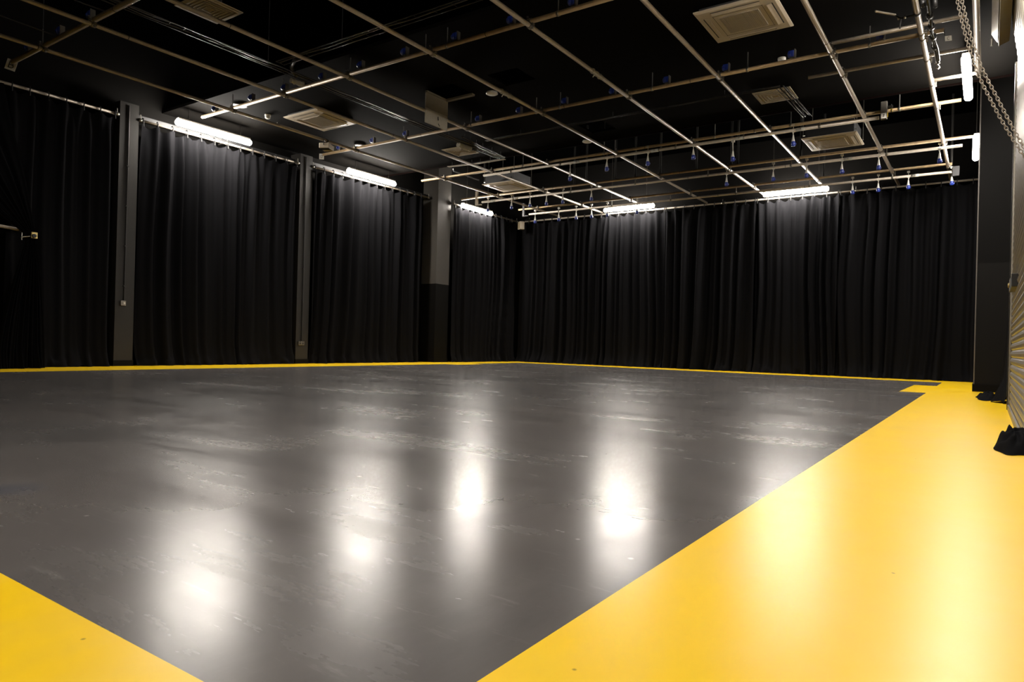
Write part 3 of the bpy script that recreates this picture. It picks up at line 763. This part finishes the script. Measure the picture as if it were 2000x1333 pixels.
# tape wraps on the long pipes
for ai, ya, lab in ((4, atz(1163, 146, HA).y, 'cream tape wrapped around the fifth long pipe, mid ceiling'), (3, atz(988, 184, HA).y, 'cream tape wrapped around the fourth long pipe by a round speaker')):
    b = MB(); b.tube([(0, -.16+k*.04, .003*math.sin(k*2)) for k in range(9)], [.034+.007*math.sin(k*2.3) for k in range(9)], 10)
    b.tube([(.02, -.1, -.03), (.0, -.12, -.08)], .008, 5)
    o = b.build('tape_wrap', M_TAPE); o.location = (AX[ai], ya, HA); tag(o, lab, 'tape', 'cream tape wraps on the long pipes')
b = MB(); b.tube([(-.012, 0, 0), (.012, 0, 0)], .029, 12, cap=False); b.cbox((-.06, 0, -.05), (.02, .02, .09))
pz = atz(1742, 217, Zu); o = b.build('tape_wrap', M_YTAPE); o.location = (pz.x, B[3][1], Zu); tag(o, 'yellow tape tag on the near truss beside the grey box', 'tape')

# tags with letters on the pipe ends
def letter(t, strokes, sc_, mt=M_INK, name='letter'):
    b = MB()
    for st in strokes: b.tube([(x*sc_, -.004, z*sc_) for x, z in st], sc_*.09, 5)
    return b.build(name, mt, t)
GL = {'B': [[(-.35, -.6), (-.35, .6), (.15, .6), (.33, .42), (.33, .2), (.12, .03), (-.35, .03)], [(.12, .03), (.4, -.15), (.4, -.42), (.2, -.6), (-.35, -.6)]],
      'C': [[(.38, .38), (.15, .6), (-.15, .6), (-.38, .35), (-.38, -.35), (-.15, -.6), (.15, -.6), (.38, -.38)]],
      'D': [[(-.35, -.6), (-.35, .6), (.1, .6), (.38, .3), (.38, -.3), (.1, -.6), (-.35, -.6)]],
      '2': [[(-.3, .38), (-.1, .6), (.15, .6), (.33, .35), (-.33, -.6), (.36, -.6)]],
      '3': [[(-.3, .5), (0, .6), (.28, .4), (.2, .1), (-.05, .03), (.25, -.08), (.32, -.4), (0, -.6), (-.32, -.45)]],
      '4': [[(.15, -.6), (.15, .6), (-.38, -.2), (.38, -.2)]],
      '5': [[(.3, .6), (-.28, .6), (-.3, .08), (.05, .15), (.32, -.1), (.28, -.45), (0, -.6), (-.3, -.5)]]}
def card(label, g, loc, wd, hh, rot, sc_, tilt=0):
    t = thing('letter_card', label, 'sign', loc, None, rot); t.rotation_euler = (0, tilt, rot)
    b = MB(); b.box((-wd/2, -.003, -hh/2), (wd/2, .001, hh/2)); b.build('card', M_PAPER, t)
    letter(t, GL[g], sc_); return t
p = aty(22, 127, B[0][1]); card('white card with letter B hanging at the pipe end, top left', 'B', p, .13, .155, .95, .075, .25)
p = aty(628, 306, B[2][1]); card('small white card with letter D by the third crosswise pipe end', 'D', (B[2][3]-.05, B[2][1], p.z), .10, .12, .7, .05)
p = aty(1852, 75, B[2][1]); card('small white card with letter C at the right end of a crosswise pipe', 'C', p, .075, .06, .5, .028, -.1)
q = Vector((-.49, B[2][1], HB))-p; q.rotate(Matrix.Rotation(-.5, 3, 'Z')); q.rotate(Matrix.Rotation(.1, 3, 'Y')); b = MB(); b.tube([(-.035, 0, .02), q], .004, 5); b.build('string', M_CABLE, bpy.data.objects['letter_card.002'])
# box at the end of the near truss
p = aty(1727, 222, Y5-.05); t = thing('junction_box', 'grey metal box with a marker at the right end of the near truss', 'box', (p.x, Y5-.06, p.z+.04))
b = MB(); b.box((-.045, -.05, -.14), (.045, .02, .14)); b.build('case', M_BODY if False else M_STAINL, t, bevel=.006)
b = MB(); b.box((-.035, -.053, -.13), (.035, -.05, -.05)); o = b.build('label_plate', M_PAPER, t)
b = MB(); 
for st in GL['2']: b.tube([(x*.03, -.057, z*.03-.09) for x, z in st], .004, 5)
b.build('digit', M_INK, o)
b = MB(); b.tube([(.045, 0, .05), (.12, 0, .05)], .022, 8); b.tube([(.10, 0, .09), (.10, 0, -.04)], .008, 6); b.build('end_clamp', M_DKST, t)
for bi, lst in ((4, [(1115, 317), (1266, 295), (1430, 271), (1548, 253)]), (6, [(952, 392), (1000, 388), (1643, 312)]), (8, [(1774, 344),])):
    for k, (px, py) in enumerate(lst):
        nm, y, z, xa, xb, mt, rad = B[bi]; x = atz(px, py, z).x
        b = MB(); b.hollow((-.07, 0, 0), (.07, 0, 0), rad+.003, .002, 12); o = b.build('marker_sleeve', M_PAPER); o.location = (x+.12, y, z)
        t_ = tag(o, f'white marker sleeve on the lower pipe of the {rw[bi]} truss, {ORD[k]} from the left', 'label', 'white markers on the truss pipes')
        b = MB()
        for st in GL['2345'[k]]: b.tube([(u_*.018, -rad-.006, v_*.018-.002) for u_, v_ in st], .003, 4)
        b.build('digit', M_INK, o)

# floodlight under the first long pipe
p = atz(641, 283, HA-.08); t = thing('floodlight', 'small cream floodlight clamped under the first long pipe', 'floodlight', (AX[0], p.y, HA), None, .5)
b = MB(); b.box((-.10, -.14, -.17), (.10, .14, -.07)); b.build('case', M_CREAM, t, bevel=.012)
b = MB(); b.box((-.104, -.12, -.16), (-.10, .0, -.08)); b.box((-.09, -.125, -.175), (.09, .0, -.17)); b.build('lens', M_BODY, t)
b = MB(); b.tube([(0, -.15, -.12), (0, -.15, -.02), (0, .15, -.02), (0, .15, -.12)], .008, 6); b.hollow((0, -.03, 0), (0, .03, 0), .034, .006, 12); b.build('yoke', M_DKST, t)
# corner loudspeaker / sensor and brackets in the corner
p = aty(1018, 441, 17.35); t = thing('wall_speaker', 'small beige speaker angled down in the far corner', 'speaker', p, None, -.5)
b = MB(); b.cbox((0, 0, 0), (.17, .14, .24)); o = b.build('cabinet', M_CREAM, t, bevel=.01)
b = MB(); b.cbox((0, -.075, -.0), (.14, .01, .20)); b.build('grille', M_VENT, t)
b = MB(); b.tube([(0, .05, .10), (0, .2, .22), (0, .3, .22)], .015, 8); b.build('arm', M_DKST, t)
for k, (px, py, lab, Y_) in enumerate([(931, 396, 'white angle bracket hanging above the short left strip light', B[5][1]), (1023, 418, 'dark angle bracket hanging above the corner speaker', B[7][1])]):
    p = aty(px, py, Y_); b = MB(); b.box((-.03, -.03, -.06), (.03, .03, .30)); b.box((-.03, -.03, -.08), (.16, .03, -.06)); o = b.build('angle_bracket', M_CREAM if k == 0 else M_BODY); o.location = p; tag(o, lab, 'bracket')
p = Vector((B[8][4]-.02, Y7, B[8][2])); b = MB(); b.box((-.06, -.05, -.10), (.06, .05, .10)); o = b.build('junction_box', M_BODY, bevel=.006); o.location = p; tag(o, 'small grey box under the right strip light at the pillar edge', 'box')

# lamp hook clamp and cable bundle at the top right
t = thing('hook_clamp', 'dark lamp hook clamp beside the eighth long pipe, top right', 'clamp', (AX[7], atz(1790, 25, HA).y, HA))
b = MB(); b.hollow((0, -.03, 0), (0, .03, 0), .040, .008, 12); b.build('hook', M_DKST, t)
b = MB(); b.tube([(-.03, 0, -.02), (-.16, .02, -.02), (-.22, .05, .04)], .010, 6); b.tube([(-.16, .02, -.02), (-.17, .02, -.13)], .010, 6); b.build('arm', M_DKST, t)
b = MB(); b.tube([(-.22, .05, .05), (-.40, -.16, .05)], .012, 6); b.build('spigot', M_GALV, t)
b = MB(); b.lathe([(.014, -.02), (.014, .02)], (-.12, .0, -.02), 'y', 8); b.lathe([(.012, -.02), (.012, .02)], (-.19, .05, .0), 'y', 8); b.build('wing_bolts', M_BOLT, t)
t = thing('cable_bundle', 'thick glossy black cable bundle hanging at the top right', 'cable', (0, 0, 0))
P = [atz(x, y, HA-.10) for x, y in ((1806, -60), (1812, 0), (1816, 30), (1820, 60), (1826, 95), (1832, 122))]; t.location = P[0]
b = MB(); b.tube([p-P[0] for p in P], .02, 8); b.build('cable', M_CABLE, t)
P2 = [atz(x, y, HA-.12) for x, y in ((1818, 60), (1824, 75), (1831, 95), (1834, 118))]
b = MB(); b.tube([p-P[0] for p in P2], .014, 8); b.build('second_cable', M_CABLE, t)
for k in range(4):
    q = P[2].lerp(P[4], k/3.2)-P[0]; b = MB(); b.hollow(q-Vector((0, .035, 0)), q+Vector((0, .035, 0)), .036, .008, 10); b.build('cable_tie', M_BODY, t)
b = MB(); q = P[-1]-P[0]
b.tube([q+Vector((.02*math.sin(k*2.2), .03*math.cos(k*1.7), -.014*k)) for k in range(7)], [.018, .010, .017, .010, .018, .010, .014], 8)
b.build('connector', M_BOLT, t)
p = P[1]-P[0]; b = MB(); b.lathe([(.05, -.02), (.06, 0), (.05, .02)], tuple(p+Vector((.06, .15, .02))), 'x', 14); b.build('pulley', M_BODY, t)
b = MB(); b.lathe([(.04, -.02), (.05, 0), (.04, .02)], tuple(p+Vector((-.05, .1, .02))), 'x', 14); b.build('pulley', M_BODY, t)

# lengthwise tube at the far right with a bolted end
t = thing('ceiling_pipe', 'lengthwise tube near the right wall ending in a bolt by the chain', 'pipe', (-.17, -.8, CAM_H+3.52), 'lengthwise scaffold tubes of the ceiling grid')
b = MB(); b.hollow((0, 0, 0), (.02, 11.15, 0), .032, .005, 16); b.build('tube', M_GALV, t)
b = MB(); b.tube([(.02, 11.12, -.06), (.02, 11.12, .05)], .012, 8); b.tube([(.0, 11.15, 0), (.07, 11.15, -.02)], .016, 8); b.build('end_bolt', M_BOLT, t)

# ------------------------------------------------------------------ roller shutter on the right
XS = .235; SY0, SY1 = .6, 9.28
t = thing('roller_shutter', 'cream slatted roller shutter filling the right wall', 'shutter', (XS, 5, 0))
b = MB(); prof = []
z = .05
while z < 3.78:                      # curved slats
    for q, dx in ((0, 0), (.012, -.010), (.035, -.016), (.058, -.010), (.070, 0)):
        prof.append((dx, z+q))
    z += .075
def bulge(zz):                       # the curtain leans out onto its roll above 3.7
    u = min(1, max(0, (zz-3.70)/.70)); return -.072*u*u*(3-2*u)
while z < 4.35:
    for q, dx in ((0, 0), (.012, -.008), (.035, -.012), (.058, -.008), (.070, 0)): prof.append((dx, z+q))
    z += .075
pts = [(dx*(1 if zz < 3.8 else .5)+bulge(zz), zz) for dx, zz in prof]
for k in range(1, 9):
    a = k*PI/16; pts.append((-.072+.34*(1-math.cos(a)), 4.36+.45*math.sin(a)))
n = len(pts); vs = [(x, SY0-5, zz) for x, zz in pts]+[(x, SY1-5, zz) for x, zz in pts]
b.add(vs, [(i, i+1, n+i+1, n+i) for i in range(n-1)], False)
vs2 = [(x+.006, yy, zz) for (x, yy, zz) in vs]; b.add(vs2, [(i, i+1, n+i+1, n+i) for i in range(n-1)], False)
b.build('slat_curtain', M_SHUT, t)
b = MB(); b.box((-.03, SY0-5, .0), (.012, SY1-5, .055)); b.build('bottom_bar', M_GUIDE, t)
for yy, nm in ((SY1-5, 'guide_rail'), (SY0-5-.08, 'guide_rail')):
    b = MB(); b.box((-.035, yy, 0), (.06, yy+.012, 3.82)); b.box((-.035, yy, 0), (-.028, yy+.075, 3.82)); b.box((-.035, yy+.07, 0), (.16, yy+.078, 3.82))
    b.build(nm, M_GUIDE, t)
b = MB(); zz = .8+.38
pl = aty(1989, 552, 8.0)
b.box((-.055, 2.72, pl.z-.06), (-.0, 3.42, pl.z+.06)); lk = b.build('lock_bar', M_DKST, t, bevel=.004)
b = MB(); b.box((-.058, 3.2, pl.z-.06), (-.05, 3.43, pl.z+.06)); b.build('lock_plate', M_GUIDE, lk)
b = MB(); b.lathe([(.012, 0), (.024, .004), (.02, .014)][::-1], (-.072, 3.32, pl.z), 'x', 12); b.build('keyhole', M_BRASS, lk)
# return wall between shutter and pillar
b = MB(); b.box((.30, SY1+.075, 0), (XR, 13.3, ZC)); struct('wall_right', b, M_WALL)
# ribbed casing high above
t = thing('metal_casing', 'cream ribbed metal casing high above the roller shutter', 'casing', (0, 0, 0))
prof = [(-.02, 4.40), (-.02, 4.26)]
for k in range(4):
    u = k/4; prof += [(-.02+.075*u, 4.34-.15*u-.01), (-.02+.075*u+.006, 4.335-.15*u-.02)]
prof = [(-.015, 4.62), (-.015, 4.36), (-.004, 4.365), (-.002, 4.325), (.012, 4.33), (.014, 4.29), (.027, 4.295), (.03, 4.255), (.043, 4.26), (.05, 4.20), (.15, 4.24), (.15, 4.62)]
b = MB(); b.prism(prof, -.9, 9.75); b.build('cover', M_KHAKI, t)
b = MB(); b.prism([(-.018, 4.60), (-.018, 4.355), (.040, 4.250), (.036, 4.243), (-.024, 4.350), (-.024, 4.60)], -.9, 9.74); b.build('side_trim', M_SHUT, t)
b = MB(); b.tube([(-.02, 9.74, 4.30), (-.02, 9.76, 4.22)], .012, 8); b.build('end_clip', M_BOLT, t)
# lifting chain, draped in two strands towards the shutter
def chain(parent, pts, name):
    P = [Vector(p) for p in pts]
    cum = [0]
    for i in range(1, len(P)): cum.append(cum[-1]+(P[i]-P[i-1]).length)
    L = cum[-1]; pitch = .0215; n = int(L/pitch); b = MB()
    def at(s):
        for i in range(1, len(P)):
            if s <= cum[i]: return P[i-1].lerp(P[i], (s-cum[i-1])/(cum[i]-cum[i-1]))
        return P[-1]
    for k in range(n):
        c = at((k+.5)*pitch); d = (at(min(L, (k+1)*pitch))-at(k*pitch)).normalized()
        s1 = d.cross(Vector((0, 1, 0))).normalized(); s2 = d.cross(s1)
        sd = (s1+s2*.25).normalized() if k % 2 else (s2+s1*.25).normalized()
        ring = []
        for j in range(11):
            a = 2*PI*j/10; ring.append(c + d*(.0145*math.cos(a)) + sd*(.0086*math.sin(a)))
        b.tube(ring, .0027, 5, cap=False)
    return b.build(name, M_BOLT if False else M_GALV, parent)
t = thing('lifting_chain', 'two-strand steel chain draped from the ceiling across to the shutter', 'chain', (0, 0, 0))
S1 = [(1872, -30), (1881, 10), (1889, 45), (1897, 75), (1906, 100), (1916, 130), (1930, 158), (1947, 190), (1966, 227), (1986, 265), (2004, 294), (2020, 318)]
S2 = [(1866, -30), (1876, 15), (1884, 50), (1892, 80), (1901, 108), (1911, 138), (1923, 165), (1940, 198), (1957, 230), (1977, 264), (1998, 297), (2020, 325)]
YC = 5.2
chain(t, [aty(x, y, YC) for x, y in S1], 'chain_strand'); chain(t, [aty(x, y, YC+.04) for x, y in [(a-3, c+1) for a, c in S2]], 'chain_strand')

# drape bundled between pillar and shutter guide, and a cloth pile at the near shutter foot
root = thing('curtain', 'narrow black drape bundled between right pillar and shutter guide', 'curtain', (.15, 11.7, 0))
b = MB(); vs = []; nc, nr = 60, 26
for i in range(nc):
    u = i/(nc-1)
    for j in range(nr):
        t_ = j/(nr-1); z = 2.9*(1-t_)
        wdt = .03+.10*t_**3
        yy = (u-.5)*2.9*(.35+.65*t_)
        x = .17 - wdt*(.35+.65*abs(math.sin(u*9+.4)))*(.3+.7*t_) + .03*math.sin(u*41)
        lo = max(0, (t_-.9)/.1); x -= lo*.10*(.5+.5*math.sin(u*13)); 
        vs.append((x, yy, max(.004, z + lo*.03*math.sin(u*31))))
b.add(vs, [(i*nr+j, (i+1)*nr+j, (i+1)*nr+j+1, i*nr+j+1) for i in range(nc-1) for j in range(nr-1)], True)
b.build('drape', M_CLOTH, root)
def pile(label, loc, sx, sy_, h, seed):
    b = MB(); vs = []; nu, nv = 40, 12
    for i in range(nu):
        a = 2*PI*i/nu
        for j in range(nv):
            r = 1-j/(nv-1)
            k = 1+.22*noise.noise(Vector((math.cos(a)*1.3, math.sin(a)*1.3, seed)))+.05*math.sin(a*7+seed)
            hh = h*(1-r**3)*(.8+.35*math.sin(a*1.0+.6)*r+.25*noise.noise(Vector((math.cos(a)*r*2.2, math.sin(a)*r*2.2, seed+5)))) + .10*h*math.sin(a*5+r*9)*r*(1-r)*4
            vs.append((math.cos(a)*sx*r*k, math.sin(a)*sy_*r*k, max(.003, hh)))
    fs = [(i*nv+j, ((i+1) % nu)*nv+j, ((i+1) % nu)*nv+j+1, i*nv+j+1) for i in range(nu) for j in range(nv-1)]
    b.add(vs, fs, True); o = b.build('cloth_pile', M_CLOTH); o.location = loc; return tag(o, label, 'cloth')
pq = atz(1992, 884, 0)
pile('black cloth heap trailing on the yellow floor at the right edge', (pq.x-.03, pq.y+.12, 0), .105, .34, .15, 2)
pq = atz(1962, 780, 0)
pile('black cloth folds on the yellow floor by the shutter guide', (.02, pq.y, 0), .12, .7, .09, 6)
